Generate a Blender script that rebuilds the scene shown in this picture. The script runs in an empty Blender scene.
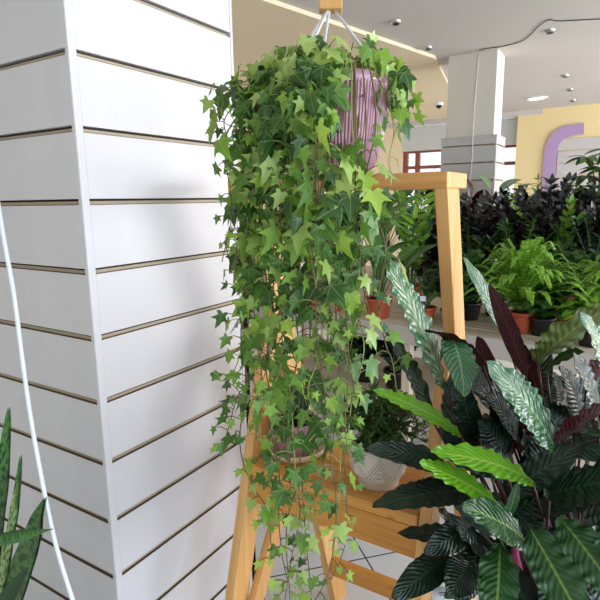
import bpy, bmesh, math, random
from mathutils import Vector as V, Matrix
from math import sin, cos, pi, radians, sqrt, atan2

scn = bpy.context.scene
COL = scn.collection
rnd = random.Random(11)

# ------------------------------------------------------------------ camera
F, PITCH, ROLL, YAW, CH = 529.0, .18741, -.015293, .55745, 1.46
W = V((0, cos(PITCH), -sin(PITCH)))
_up = V((0, sin(PITCH), cos(PITCH)))
RR = cos(ROLL) * V((1, 0, 0)) + sin(ROLL) * _up
UU = -sin(ROLL) * V((1, 0, 0)) + cos(ROLL) * _up
CAM = V((0, 0, CH))
A = V((sin(YAW), cos(YAW), 0))       # "back" direction of the shop furniture
U = V((cos(YAW), -sin(YAW), 0))      # "right" direction of the shop furniture
Z = V((0, 0, 1))
cd = bpy.data.cameras.new('camera')
cam = bpy.data.objects.new('camera', cd)
COL.objects.link(cam)
cam.matrix_world = Matrix(((RR.x, UU.x, -W.x, 0), (RR.y, UU.y, -W.y, 0), (RR.z, UU.z, -W.z, CH), (0, 0, 0, 1)))
cd.sensor_width = 36
cd.lens = F * 36 / 600
cd.clip_start = .02
scn.camera = cam

def P(t, s, z): return U * t + A * s + Z * z
def ray(x, y): return W + RR * ((x - 300) / F) - UU * ((y - 300) / F)
def onz(x, y, z): d = ray(x, y); return CAM + d * ((z - CH) / d.z)
def ons(x, y, s): d = ray(x, y); return CAM + d * (s / d.dot(A))
def ont(x, y, t): d = ray(x, y); return CAM + d * (t / d.dot(U))
def at(x, y, k): return CAM + ray(x, y) * k
def lerp(a, b, f): return a + (b - a) * f

# ------------------------------------------------------------------ materials
def rgb(r, g, b):
    f = lambda c: (c / 255 / 12.92) if c / 255 <= .04045 else ((c / 255 + .055) / 1.055) ** 2.4
    return (f(r), f(g), f(b), 1)

class NT:
    def __init__(s, name):
        s.m = bpy.data.materials.new(name); s.m.use_nodes = True
        s.t = s.m.node_tree; s.t.nodes.clear()
        s.out = s.n('ShaderNodeOutputMaterial')
        s.b = s.n('ShaderNodeBsdfPrincipled')
        s.l(s.b.outputs[0], s.out.inputs[0])
    def n(s, k, **kw):
        x = s.t.nodes.new(k)
        for a, v in kw.items(): setattr(x, a, v)
        return x
    def l(s, a, b): s.t.links.new(a, b)
    def set(s, **kw):
        for k, v in kw.items(): s.b.inputs[k.replace('_', ' ')].default_value = v
    def math(s, op, a, b=None, c=None):
        x = s.n('ShaderNodeMath', operation=op)
        for i, v in enumerate((a, b, c)):
            if v is None: continue
            if isinstance(v, (int, float)): x.inputs[i].default_value = v
            else: s.l(v, x.inputs[i])
        return x.outputs[0]
    def mix(s, f, a, b):
        x = s.n('ShaderNodeMix', data_type='RGBA')
        for i, v in ((0, f), (6, a), (7, b)):
            if isinstance(v, (int, float, tuple)): x.inputs[i].default_value = v
            else: s.l(v, x.inputs[i])
        return x.outputs[2]
    def noise(s, scale, detail=3, vec=None, stretch=None):
        x = s.n('ShaderNodeTexNoise'); x.inputs['Scale'].default_value = scale; x.inputs['Detail'].default_value = detail
        if stretch is not None:
            m = s.n('ShaderNodeMapping'); m.inputs['Scale'].default_value = stretch
            s.l(vec, m.inputs[0]); vec = m.outputs[0]
        if vec is not None: s.l(vec, x.inputs['Vector'])
        return x.outputs[0]
    def ramp(s, f, stops):
        x = s.n('ShaderNodeValToRGB'); e = x.color_ramp.elements
        while len(e) < len(stops): e.new(.5)
        for i, (p, c) in enumerate(stops): e[i].position = p; e[i].color = c
        s.l(f, x.inputs[0]); return x.outputs[0]
    def bump(s, h, strength=.3, dist=.01):
        x = s.n('ShaderNodeBump'); x.inputs['Strength'].default_value = strength; x.inputs['Distance'].default_value = dist
        s.l(h, x.inputs['Height']); s.l(x.outputs[0], s.b.inputs['Normal'])
    def uv(s):
        u = s.n('ShaderNodeUVMap'); u.uv_map = 'UVMap'; return u.outputs[0]
    def obj(s): return s.n('ShaderNodeTexCoord').outputs['Object']
    def translucent(s, col, f):
        tr = s.n('ShaderNodeBsdfTranslucent')
        if isinstance(col, tuple): tr.inputs[0].default_value = col
        else: s.l(col, tr.inputs[0])
        mx = s.n('ShaderNodeMixShader'); mx.inputs[0].default_value = f
        s.l(s.b.outputs[0], mx.inputs[1]); s.l(tr.outputs[0], mx.inputs[2]); s.l(mx.outputs[0], s.out.inputs[0])

def plain(name, c, rough=.5, var=.06, scale=8, spec=.5, metal=0, bump=0):
    m = NT(name)
    n = m.noise(scale, 4, m.obj())
    d = tuple(x * (1 - var * 2) for x in c[:3]) + (1,)
    m.l(m.mix(n, d, tuple(min(1, x * (1 + var)) for x in c[:3]) + (1,)), m.b.inputs['Base Color'])
    m.set(Roughness=rough, Metallic=metal, Specular_IOR_Level=spec)
    if bump: m.bump(m.noise(scale * 12, 4, m.obj()), bump, .004)
    return m.m

def wood(name, c1, c2, c3, rough=.45):
    m = NT(name); uv = m.uv()
    g = m.noise(1, 5, uv, (3.0, 60, 1))
    b = m.noise(1, 2, uv, (1.2, 9, 1))
    f = m.math('ADD', m.math('MULTIPLY', g, .6), m.math('MULTIPLY', b, .55))
    col = m.ramp(f, [(.36, c3), (.52, c1), (.72, c2)])
    kn = m.n('ShaderNodeTexVoronoi', feature='F1'); kn.inputs['Scale'].default_value = 1
    mp = m.n('ShaderNodeMapping'); mp.inputs['Scale'].default_value = (5, 9, 1); m.l(uv, mp.inputs[0]); m.l(mp.outputs[0], kn.inputs['Vector'])
    kf = m.ramp(kn.outputs['Distance'], [(.035, (1, 1, 1, 1)), (.085, (0, 0, 0, 1))])
    col = m.mix(m.math('MULTIPLY', kf, .7), col, tuple(x * .3 for x in c3[:3]) + (1,))
    m.l(col, m.b.inputs['Base Color']); m.set(Roughness=rough, Specular_IOR_Level=.4)
    m.bump(g, .08, .002)
    return m.m

def leafmat(name, c1, c2, kind='plain', rough=.4, tr=.22, spec=.5, vein=None, stripe=None):
    m = NT(name)
    gi = m.n('ShaderNodeNewGeometry')
    col = m.ramp(gi.outputs['Random Per Island'], [(0, c1), (.55, lerpc(c1, c2, .4)), (1, c2)])
    uv = m.uv(); sp = m.n('ShaderNodeSeparateXYZ'); m.l(uv, sp.inputs[0]); x, y = sp.outputs[0], sp.outputs[1]
    if kind == 'ivy':
        if name == 'ivy leaf': col = m.ramp(gi.outputs['Random Per Island'], [(0, rgb(36, 70, 26)), (.35, rgb(70, 114, 40)), (.72, rgb(120, 162, 60)), (1, rgb(188, 210, 118))])  # random leaf tones, spread widened to imitate lit and shaded leaves
        ax = m.math('SUBTRACT', x, .5); ay = y
        ang = m.math('ARCTAN2', ax, ay)
        k = m.math('DIVIDE', ang, .86)
        fr = m.math('ABSOLUTE', m.math('SUBTRACT', k, m.math('ROUND', k)))
        rad = m.math('SQRT', m.math('ADD', m.math('MULTIPLY', ax, ax), m.math('MULTIPLY', ay, ay)))
        d = m.math('MULTIPLY', fr, rad)
        v = m.ramp(d, [(.008, (1, 1, 1, 1)), (.03, (0, 0, 0, 1))])
        col = m.mix(m.math('MULTIPLY', v, .4), col, vein)
        n = m.noise(9, 2, uv)
        m.bump(m.math('ADD', m.math('MULTIPLY', v, -.5), n), .25, .002)
    elif kind == 'feather':
        ax = m.math('ABSOLUTE', m.math('MULTIPLY', m.math('SUBTRACT', x, .5), 2))
        ph = m.math('ADD', m.math('SUBTRACT', m.math('MULTIPLY', y, 13), m.math('MULTIPLY', ax, 2.8)), m.math('MULTIPLY', m.noise(3, 2, uv), 1.2))
        w = m.math('MULTIPLY_ADD', m.math('SINE', m.math('MULTIPLY', ph, 6.2832)), .5, .5)
        wn = m.math('ADD', w, m.math('MULTIPLY', m.math('SUBTRACT', m.noise(4, 2, uv), .5), .7))
        col = m.mix(m.ramp(wn, [(.25, (0, 0, 0, 1)), (.8, (1, 1, 1, 1))]), col, stripe)
        mid = m.ramp(ax, [(.035, (1, 1, 1, 1)), (.085, (0, 0, 0, 1))])
        col = m.mix(m.math('MULTIPLY', mid, .75), col, vein)
        m.bump(w, .35, .003)
    elif kind == 'snake':
        n = m.noise(1, 3, uv, (4, 40, 1))
        b = m.ramp(n, [(.47, (0, 0, 0, 1)), (.56, (1, 1, 1, 1))])
        col = m.mix(b, col, stripe)
        if vein:
            ax = m.math('ABSOLUTE', m.math('MULTIPLY', m.math('SUBTRACT', x, .5), 2))
            e = m.ramp(ax, [(.86, (0, 0, 0, 1)), (.93, (1, 1, 1, 1))])
            col = m.mix(e, col, vein)
    elif vein:
        ax = m.math('ABSOLUTE', m.math('MULTIPLY', m.math('SUBTRACT', x, .5), 2))
        mid = m.ramp(ax, [(.05, (1, 1, 1, 1)), (.13, (0, 0, 0, 1))])
        col = m.mix(m.math('MULTIPLY', mid, .6), col, vein)
    m.l(col, m.b.inputs['Base Color']); m.set(Roughness=rough, Specular_IOR_Level=spec)
    if tr: m.translucent(col, tr)
    return m.m
def lerpc(a, b, f): return tuple(a[i] + (b[i] - a[i]) * f for i in range(4))

M = {}
M['wood'] = wood('pine wood', rgb(220, 166, 98), rgb(232, 184, 120), rgb(196, 136, 70))
M['wood_shelf'] = wood('honey pine wood', rgb(206, 144, 64), rgb(220, 162, 84), rgb(178, 112, 44))
M['plywood'] = wood('pale plywood', rgb(216, 200, 176), rgb(228, 214, 192), rgb(198, 180, 152), .6)
M['greyboard'] = plain('pale grey table edge', rgb(196, 188, 178), .6)
m = NT('slat panel laminate'); n = m.noise(1, 4, m.obj(), (9, 9, .8))
m.l(m.mix(n, rgb(214, 212, 213), rgb(226, 225, 228)), m.b.inputs['Base Color']); m.set(Roughness=.38, Specular_IOR_Level=.45); M['slat'] = m.m
M['trim'] = plain('white corner trim', rgb(236, 236, 238), .35, .02)
M['groove'] = plain('dark groove core', rgb(64, 52, 42), .8)
M['ledge'] = plain('brown board edge', rgb(104, 84, 64), .8)
M['edge'] = plain('black edging', rgb(20, 19, 20), .95, spec=.1)
M['insert'] = plain('beige lit groove strip', rgb(188, 172, 144), .5)  # lit lower groove edge put into a beige colour
M['slatgrey'] = plain('grey slat panel', rgb(206, 202, 200), .5, .03)
M['ceiling'] = plain('ceiling paint', rgb(214, 208, 202), .8, .02, 2)
M['tan'] = plain('tan wall paint', rgb(246, 228, 194), .8, .02, 2)
M['tanlow'] = plain('beige soffit paint', rgb(226, 206, 176), .8, .02, 2)
M['shaft'] = plain('cream column paint', rgb(232, 224, 210), .7, .02, 3)
M['yellow'] = plain('butter yellow wall paint', rgb(246, 224, 168), .8, .02, 2)
M['purple'] = plain('lilac paint', rgb(186, 156, 200), .6, .02, 3)
M['wallgrey'] = plain('grey white wall paint', rgb(212, 214, 212), .7, .02, 2)
M['redframe'] = plain('brick red window frame', rgb(150, 84, 70), .5)
M['concrete'] = plain('street paving', rgb(196, 190, 182), .9, .08, 1.5)
M['bldg'] = plain('pale house render', rgb(236, 230, 218), .9, .03, .6)
M['black'] = plain('black plastic', rgb(26, 25, 27), .4)
M['white'] = plain('white plastic', rgb(236, 238, 242), .35, .02)
M['cord'] = plain('white cord', rgb(238, 238, 240), .6, .03, 60)
M['chrome'] = plain('brushed metal', rgb(190, 188, 184), .3, .04, 20, metal=.9)
M['terracotta'] = plain('terracotta plastic', rgb(186, 84, 52), .5, .08, 14)
M['soil'] = plain('dark potting soil', rgb(46, 34, 26), .95, .3, 60, bump=.6)
M['ceramic'] = plain('matte white ceramic', rgb(212, 203, 190), .55, .03, 12)
M['saucer'] = plain('cream saucer', rgb(232, 214, 184), .45, .03)
m = NT('pink pearly glaze'); m.b.inputs['Base Color'].default_value = rgb(178, 112, 138)
n = m.noise(14, 3, m.obj()); m.l(m.mix(n, rgb(160, 104, 124), rgb(196, 146, 160)), m.b.inputs['Base Color'])
m.set(Roughness=.22, Coat_Weight=.6, Coat_Roughness=.1); M['pink'] = m.m
m = NT('window glass'); g = m.n('ShaderNodeBsdfGlossy'); g.inputs['Roughness'].default_value = .02
tr = m.n('ShaderNodeBsdfTransparent'); mx = m.n('ShaderNodeMixShader'); mx.inputs[0].default_value = .06
m.l(tr.outputs[0], mx.inputs[1]); m.l(g.outputs[0], mx.inputs[2]); m.l(mx.outputs[0], m.out.inputs[0]); M['glass'] = m.m
m = NT('downlight lens'); m.b.inputs['Base Color'].default_value = rgb(240, 236, 226)
m.b.inputs['Emission Color'].default_value = rgb(255, 246, 230); m.set(Emission_Strength=3.0); M['lens'] = m.m
m = NT('white floor tile')
mp = m.n('ShaderNodeMapping'); m.l(m.obj(), mp.inputs[0])
mp.inputs['Rotation'].default_value = (0, 0, YAW + radians(43))
TS = .45
br = m.n('ShaderNodeTexBrick', offset=0.0, squash=1.0)
br.inputs['Scale'].default_value = 1; br.inputs['Mortar Size'].default_value = .0035; br.inputs['Brick Width'].default_value = TS; br.inputs['Row Height'].default_value = TS
for k, c in (('Color1', rgb(226, 226, 228)), ('Color2', rgb(220, 220, 222)), ('Mortar', rgb(70, 70, 74))): br.inputs[k].default_value = c
m.l(mp.outputs[0], br.inputs['Vector']); m.l(br.outputs[0], m.b.inputs['Base Color']); m.set(Roughness=.22); M['floor'] = m.m
_c = P(-.815, 1.79, 0); _a = YAW + radians(43)          # a grout crossing seen behind the stand
mp.inputs['Location'].default_value = (-(_c.x * cos(_a) - _c.y * sin(_a)), -(_c.x * sin(_a) + _c.y * cos(_a)), 0)

M['ivy'] = leafmat('ivy leaf', rgb(44, 84, 32), rgb(158, 190, 86), 'ivy', .36, .22, vein=rgb(150, 186, 110))
M['ivy_young'] = leafmat('young ivy leaf', rgb(124, 172, 54), rgb(176, 208, 84), 'ivy', .38, .28, vein=rgb(190, 214, 130))
M['ivystem'] = plain('ivy stem', rgb(118, 104, 66), .6, .15, 40)
M['ivystem_pale'] = plain('pale ivy stem', rgb(160, 166, 96), .6, .15, 40)
M['cal_dark'] = leafmat('dark feathered leaf', rgb(12, 34, 22), rgb(18, 46, 26), 'feather', .34, .04, .5, rgb(46, 80, 44), rgb(18, 48, 28))
M['cal_mid'] = leafmat('mid green feathered leaf', rgb(30, 72, 32), rgb(42, 84, 36), 'feather', .27, .1, .5, rgb(128, 160, 70), rgb(44, 90, 42))
M['cal_sheen'] = leafmat('sky sheen feathered leaf', rgb(42, 92, 54), rgb(56, 108, 62), 'feather', .25, .12, .65, rgb(136, 172, 112), rgb(74, 126, 82))  # paler copy of the leaf, sky reflection put into its colour
M['cal_lime'] = leafmat('lime young leaf', rgb(96, 162, 24), rgb(118, 178, 34), 'feather', .27, .22, .5, rgb(176, 204, 80), rgb(112, 178, 34))
M['cal_under'] = leafmat('maroon leaf underside', rgb(66, 24, 30), rgb(88, 34, 36), 'feather', .5, .1, .35, rgb(110, 50, 46), rgb(74, 28, 32))
M['cal_under_olive'] = leafmat('olive leaf underside', rgb(96, 112, 50), rgb(104, 118, 56), 'feather', .5, .2, .35, rgb(140, 140, 76), rgb(86, 100, 46))
M['petiole'] = plain('maroon leaf stalk', rgb(70, 24, 28), .4, .2, 30)
M['sheath'] = plain('magenta leaf sheath', rgb(172, 44, 96), .35, .15, 20)
M['snake'] = leafmat('snake plant leaf', rgb(72, 124, 58), rgb(84, 136, 64), 'snake', .4, .05, .45, None, rgb(30, 66, 36))
M['snake_pale'] = leafmat('pale mottled snake plant leaf', rgb(150, 176, 108), rgb(168, 190, 120), 'snake', .4, .05, .45, None, rgb(66, 106, 58))
M['fern'] = leafmat('fern frond', rgb(108, 170, 44), rgb(176, 220, 80), 'plain', .45, .3)
M['fern_dark'] = leafmat('dark fern frond', rgb(44, 86, 34), rgb(84, 128, 50), 'plain', .5, .25)
M['raven'] = leafmat('near black glossy leaflet', rgb(18, 18, 20), rgb(44, 38, 36), 'plain', .3, .04, .5)
M['zz'] = leafmat('glossy green leaflet', rgb(34, 74, 30), rgb(76, 122, 44), 'plain', .3, .15)
M['zz_lime'] = leafmat('bright green leaflet', rgb(116, 168, 52), rgb(150, 196, 72), 'plain', .35, .3)
M['lance'] = leafmat('green lance leaf', rgb(46, 92, 40), rgb(98, 142, 66), 'plain', .35, .2, .5, rgb(140, 172, 96))
M['lance_pale'] = leafmat('silver green leaf', rgb(110, 150, 110), rgb(164, 192, 150), 'feather', .35, .2, .5, rgb(200, 214, 180), rgb(76, 122, 84))
M['dark'] = leafmat('deep green leaf', rgb(18, 40, 24), rgb(42, 72, 36), 'plain', .35, .1)
M['burg'] = leafmat('burgundy leaf', rgb(46, 18, 26), rgb(80, 28, 36), 'plain', .35, .1)
M['greenstem'] = plain('green stem', rgb(88, 118, 56), .5, .15, 30)
M['bark'] = plain('brown woody stem', rgb(92, 72, 52), .8, .2, 30)
M['aloe'] = leafmat('stiff dark leaf', rgb(26, 56, 32), rgb(44, 76, 42), 'plain', .4, .05)

# ------------------------------------------------------------------ mesh builder
class MB:
    def __init__(s): s.v = []; s.f = []; s.m = []; s.uv = []; s.sm = []
    def add(s, vs, fs, uvs=None, mi=0, smooth=True):
        o = len(s.v); s.v += [V(v) for v in vs]
        for f in fs:
            s.f.append([i + o for i in f]); s.m.append(mi); s.sm.append(smooth)
            s.uv += [uvs[i] if uvs else (0, 0) for i in f]
        return s
    def build(s, name, mats, parent=None, org=None):
        me = bpy.data.meshes.new(name)
        o = org or V((0, 0, 0))
        me.from_pydata([v - o for v in s.v], [], s.f)
        for x in (mats if isinstance(mats, (list, tuple)) else [mats]): me.materials.append(x)
        me.polygons.foreach_set('material_index', s.m)
        me.polygons.foreach_set('use_smooth', s.sm)
        ul = me.uv_layers.new(name='UVMap')
        ul.data.foreach_set('uv', [c for u in s.uv for c in u])
        me.update()
        ob = bpy.data.objects.new(name, me); COL.objects.link(ob)
        if parent is not None: ob.parent = parent
        return ob
    # --- solids
    def board(s, c0, c1, wd, w, td, th, bev=.002, mi=0, endx=None):
        """box from c0 to c1 (centres of its ends), width w along wd, thickness th along td; skewed ends allowed"""
        ax = (c1 - c0); L = ax.length
        bm = bmesh.new()
        vs = []
        for c in (c0, c1):
            for a, b in ((-1, -1), (1, -1), (1, 1), (-1, 1)):
                vs.append(bm.verts.new(c + wd * (w / 2 * a) + td * (th / 2 * b)))
        q = [(0, 3, 2, 1), (4, 5, 6, 7), (0, 1, 5, 4), (1, 2, 6, 5), (2, 3, 7, 6), (3, 0, 4, 7)]
        for f in q: bm.faces.new([vs[i] for i in f])
        bmesh.ops.recalc_face_normals(bm, faces=bm.faces)
        if bev: bmesh.ops.bevel(bm, geom=list(bm.edges), offset=bev, segments=2, affect='EDGES', profile=.5)
        bm.verts.index_update(); bm.faces.ensure_lookup_table()
        axn = ax.normalized(); r0 = rnd.random() * 7; o = len(s.v)
        s.v += [v.co.copy() for v in bm.verts]
        for f in bm.faces:
            s.f.append([v.index + o for v in f.verts]); s.m.append(mi); s.sm.append(False)
            nn = f.normal; vert = abs(nn.dot(wd.normalized())) > .6
            for v in f.verts:
                r = v.co - c0
                s.uv.append((r.dot(axn) + r0, r.dot(td if vert else wd) + r0 * .3 + (.31 if vert else 0)))
        bm.free(); return s
    def box(s, lo, hi, mi=0, bev=0, ax=(U, A, Z)):
        """box in (t, s, z) shop coordinates"""
        c = [(lo[i] + hi[i]) / 2 for i in range(3)]; d = [hi[i] - lo[i] for i in range(3)]
        k = 0 if d[0] >= d[1] and d[0] >= d[2] else (1 if d[1] >= d[2] else 2)
        o = [i for i in range(3) if i != k]
        a = list(c); b = list(c); a[k] = lo[k]; b[k] = hi[k]
        return s.board(P(*a), P(*b), ax[o[0]], d[o[0]], ax[o[1]], d[o[1]], bev, mi)
    def tube(s, pts, r, n=6, mi=0, cap=True):
        rs = r if isinstance(r, (list, tuple)) else [r] * len(pts)
        vs = []; N = None; uvs = []
        for i, p in enumerate(pts):
            T = (pts[min(i + 1, len(pts) - 1)] - pts[max(i - 1, 0)])
            T = T.normalized() if T.length > 1e-9 else Z.copy()
            if N is None: N = T.orthogonal().normalized()
            N = (N - T * N.dot(T)); N = N.normalized() if N.length > 1e-6 else T.orthogonal().normalized()
            B = T.cross(N)
            for j in range(n):
                a = 2 * pi * j / n
                vs.append(p + (N * cos(a) + B * sin(a)) * rs[i]); uvs.append((j / n, i / 6))
        fs = [[i * n + j, i * n + (j + 1) % n, (i + 1) * n + (j + 1) % n, (i + 1) * n + j] for i in range(len(pts) - 1) for j in range(n)]
        if cap: fs += [list(range(n))[::-1], [(len(pts) - 1) * n + j for j in range(n)]]
        return s.add(vs, fs, uvs, mi)
    def lathe(s, c, prof, n=32, mi=0, rib=0, nr=0, axis=Z, x=None):
        ex = x or axis.orthogonal().normalized(); ey = axis.cross(ex)
        vs = []; uvs = []
        for k, (r, h) in enumerate(prof):
            for j in range(n):
                a = 2 * pi * j / n
                rr = r * (1 + (rib * abs(sin(a * nr / 2)) if nr else 0))
                vs.append(c + (ex * cos(a) + ey * sin(a)) * rr + axis * h); uvs.append((j / n, k / len(prof)))
        fs = [[k * n + j, k * n + (j + 1) % n, (k + 1) * n + (j + 1) % n, (k + 1) * n + j] for k in range(len(prof) - 1) for j in range(n)]
        return s.add(vs, fs, uvs, mi)
    def prism(s, pts, off, mi=0):
        n = len(pts); vs = list(pts) + [p + off for p in pts]
        fs = [list(range(n))[::-1], list(range(n, 2 * n))] + [[i, (i + 1) % n, n + (i + 1) % n, n + i] for i in range(n)]
        uvs = [(v.x, v.z) for v in vs]
        return s.add(vs, fs, uvs, mi, False)
    # --- leaves
    def blade(s, base, tip, nrm, width, prof='lance', arch=0., nL=10, nW=2, wave=(0, 0), fold=.0, mats=(0, None), side=None, curl=0., th=.0008):
        d = tip - base; L = d.length
        if L < 1e-6: return s
        N0 = nrm - d * (nrm.dot(d) / (L * L)); N0 = N0.normalized() if N0.length > 1e-6 else d.orthogonal().normalized()
        ct = (base + tip) / 2 + N0 * (arch * L * 2)
        if side is not None: ct = ct + side
        ph = rnd.random() * 6.28; vs = []; uvs = []; nn = []
        ph2 = ph + 1.9
        for i in range(nL + 1):
            t = i / nL
            p = base * (1 - t) ** 2 + ct * (2 * t * (1 - t)) + tip * t * t
            T = ((ct - base) * (1 - t) + (tip - ct) * t).normalized()
            S = T.cross(N0).normalized(); N = S.cross(T)
            w = width / 2 * PROF[prof](t)
            for j in range(-nW, nW + 1):
                q = j / nW
                wv = wave[0] * (sin(6.2832 * wave[1] * t + 2.2 * sin(9 * t + ph) + (ph if q > 0 else ph2)) + .5 * sin(6.2832 * wave[1] * .43 * t + ph2)) * q * q
                vs.append(p + S * (w * q * (1 + .5 * wv / max(width, 1e-4) if wave[0] else 1)) + N * (fold * w * abs(q) + curl * w * q * q + wv))
                uvs.append((q * .5 + .5, t)); nn.append(N)
        n1 = 2 * nW + 1
        fs = [[i * n1 + j, i * n1 + j + 1, (i + 1) * n1 + j + 1, (i + 1) * n1 + j] for i in range(nL) for j in range(2 * nW)]
        s.add(vs, fs, uvs, mats[0])
        if mats[1] is not None:
            s.add([v - nn[i] * th for i, v in enumerate(vs)], [f[::-1] for f in fs], uvs, mats[1])
        return s
    def ivy(s, base, d, nrm, size, mi=0):
        d = d.normalized(); N = (nrm - d * nrm.dot(d)); N = N.normalized() if N.length > 1e-6 else d.orthogonal().normalized()
        S = d.cross(N)
        k = rnd.uniform(.85, 1.15); lob = rnd.uniform(.85, 1.12); dr = rnd.uniform(-.05, .32); fo = rnd.uniform(-.12, .4); tw = rnd.uniform(-.15, .15)
        out = [(.0, .0), (.12, -.1), (.28, -.16), (.45 * lob, -.08), (.30, .12), (.40, .24), (.62 * lob, .50), (.33, .46), (.21, .55), (.13, .82), (0, 1.12)]
        full = out + [(-x, y) for x, y in out[-2:0:-1]]
        inner = [(0, .22), (.2, .2), (-.2, .2), (0, .55)]
        def pt(x, y):
            h = fo * abs(x) - dr * (y * y + x * x * 1.3) + tw * x * y * 2 - (.05 if abs(x) > .4 else 0)
            return base + (S * (x * k) + d * y + N * h) * size
        vs = [pt(x, y) for x, y in full] + [pt(x, y) for x, y in inner]
        uvs = [(x * .8 + .5, y) for x, y in full + inner]
        n = len(full); c, r, l, m = n, n + 1, n + 2, n + 3
        # right side 0..10, left mirrored 10..n
        fs = [[0, 1, r, c], [1, 2, 3, r], [3, 4, r], [4, 5, r], [5, 6, 7, r], [7, 8, r], [8, m, c, r], [8, 9, m], [9, 10, m]]
        mir = lambda i: i if i in (0, 10, c, m) else (l if i == r else n - i)
        fs += [[mir(i) for i in f][::-1] for f in fs]
        return s.add(vs, fs, uvs, mi)

PROF = {
    'lance': lambda t: max(.02, sin(pi * min(1, t ** .8)) ** .75) if t < .999 else .0,
    'ovate': lambda t: max(.0, (sin(pi * t ** .7)) ** .8),
    'sword': lambda t: (.62 + .38 * sin(pi * min(1, t * 1.25))) * (1 if t < .78 else max(0.0, (1 - t) / .22) ** .75),
    'cal': lambda t: max(.03, (sin(pi * t ** .85)) ** .62) if t < .999 else 0.0,
    'strap': lambda t: min(1, t * 8) * (1 if t < .6 else max(0, (1 - t) / .4) ** .7),
}

def tag(o, label=None, cat=None, group=None, kind=None):
    if label: o['label'] = label
    if cat: o['category'] = cat
    if group: o['group'] = group
    if kind: o['kind'] = kind
    return o
class Thing:
    def __init__(s, name, label, cat, base, group=None, kind=None):
        s.o = bpy.data.objects.new(name, None); COL.objects.link(s.o); s.o.location = base; s.b = V(base)
        s.o.empty_display_size = .05
        tag(s.o, label, cat, group, kind)
    def part(s, name, mb, mats, parent=None, label=None):
        return tag(mb.build(name, mats, parent or s.o, s.b), label)
def single(name, mb, mats, label, cat, base, group=None):
    o = mb.build(name, mats, None, V(base)); o.location = base
    return tag(o, label, cat, group)
def struct(name, mb, mats, parent=None):
    o = mb.build(name, mats, parent)
    if parent is None: o['kind'] = 'structure'
    return o
def crom(pts, n=6):
    out = []; p = [pts[0] * 2 - pts[1]] + list(pts) + [pts[-1] * 2 - pts[-2]]
    for i in range(1, len(p) - 2):
        for k in range(n):
            t = k / n
            out.append(.5 * ((2 * p[i]) + (p[i + 1] - p[i - 1]) * t + (2 * p[i - 1] - 5 * p[i] + 4 * p[i + 1] - p[i + 2]) * t * t + (3 * p[i] - p[i - 1] - 3 * p[i + 1] + p[i + 2]) * t ** 3))
    out.append(pts[-1]); return out
def rv(r=rnd): return V((r.uniform(-1, 1), r.uniform(-1, 1), r.uniform(-1, 1)))

# ------------------------------------------------------------------ room shell
HC = 2.68
def quad(mb, pts, mi=0):
    return mb.add(pts, [list(range(len(pts)))], [(p.x, p.y) for p in pts], mi, False)
fl = MB(); fl.prism([V((-6, -3, -.1)), V((9, -3, -.1)), V((9, 12, -.1)), V((-6, 12, -.1))], V((0, 0, .1))); struct('floor', fl, M['floor'])
ce = MB(); ce.prism([V((-6, -1.5, HC)), V((8, -1.5, HC)), V((8, 12, HC)), V((-6, 12, HC))], V((0, 0, .15))); struct('ceiling', ce, M['ceiling'])
# tan dropped bulkhead: its visible face follows the ceiling edge
ca, cb, cc_, cdd = (onz(x, y, HC) for x, y in ((277, 0), (380, 37), (435, 55), (447, 79)))
near = ca + (ca - cc_) * 1.2
hb = .03
bk = MB()
cee = cdd + (cdd - cc_).normalized() * 2.6
plan = [near, ca, cc_, cee, cee - U * 6, near - U * 5]
bk.prism([V((p.x, p.y, HC - hb)) for p in plan], V((0, 0, hb - .002)))
struct('trim_bulkhead', bk, M['tan'])

# window wall (far), with red framed panes; tan part to the left
SW = 8.66
wt0, wt1 = -6.5, -.2
wb = MB()
zt, zb = 2.19, 1.0                    # window head / sill heights
wl, wr = -3.35, -1.2
wb.box((wt0, SW, 0), (wl, SW + .25, HC))
struct('wall_left', wb, M['tan'])
wb = MB(); wb.box((wl, SW, zt + .03), (wr, SW + .25, HC)); wb.box((wl, SW, 0), (wr, SW + .25, zb)); wb.box((wr, SW + .02, 0), (wt1, SW + .25, HC))
struct('wall_back', wb, M['wallgrey'])
hd = MB(); hd.box((-4.5, SW - .12, HC - .07), (wr, SW, HC)); struct('trim_1', hd, M['ceiling'])
lh = MB(); lh.box((wl, SW - .06, zt + .40), (wr, SW - .01, zt + .44)); struct('trim_2', lh, M['white'])
mul = [ons(x, 160, SW).dot(U) for x in (352, 416, 470, 500, 530)]
wi = MB(); wi.box((wl, SW + .05, zt), (wr, SW + .13, zt + .03)); wi.box((wl, SW + .05, zb), (wr, SW + .13, zb + .06))
for t in [wl + .04] + mul: wi.box((t - .032, SW + .05, zb), (t + .032, SW + .13, zt))
zr = ons(400, 168, SW).z
wi.box((wl, SW + .06, zr - .025), (wr, SW + .12, zr + .025))
w1 = struct('window_1', wi, M['redframe'])
gl = MB(); gl.box((wl, SW + .085, zb), (wr, SW + .091, zt)); gp = gl.build('pane', M['glass'], w1)
si = MB(); si.box((wl, SW - .1, zb - .04), (wr, SW + .05, zb)); si.build('window_sill', M['white'], w1)

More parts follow.
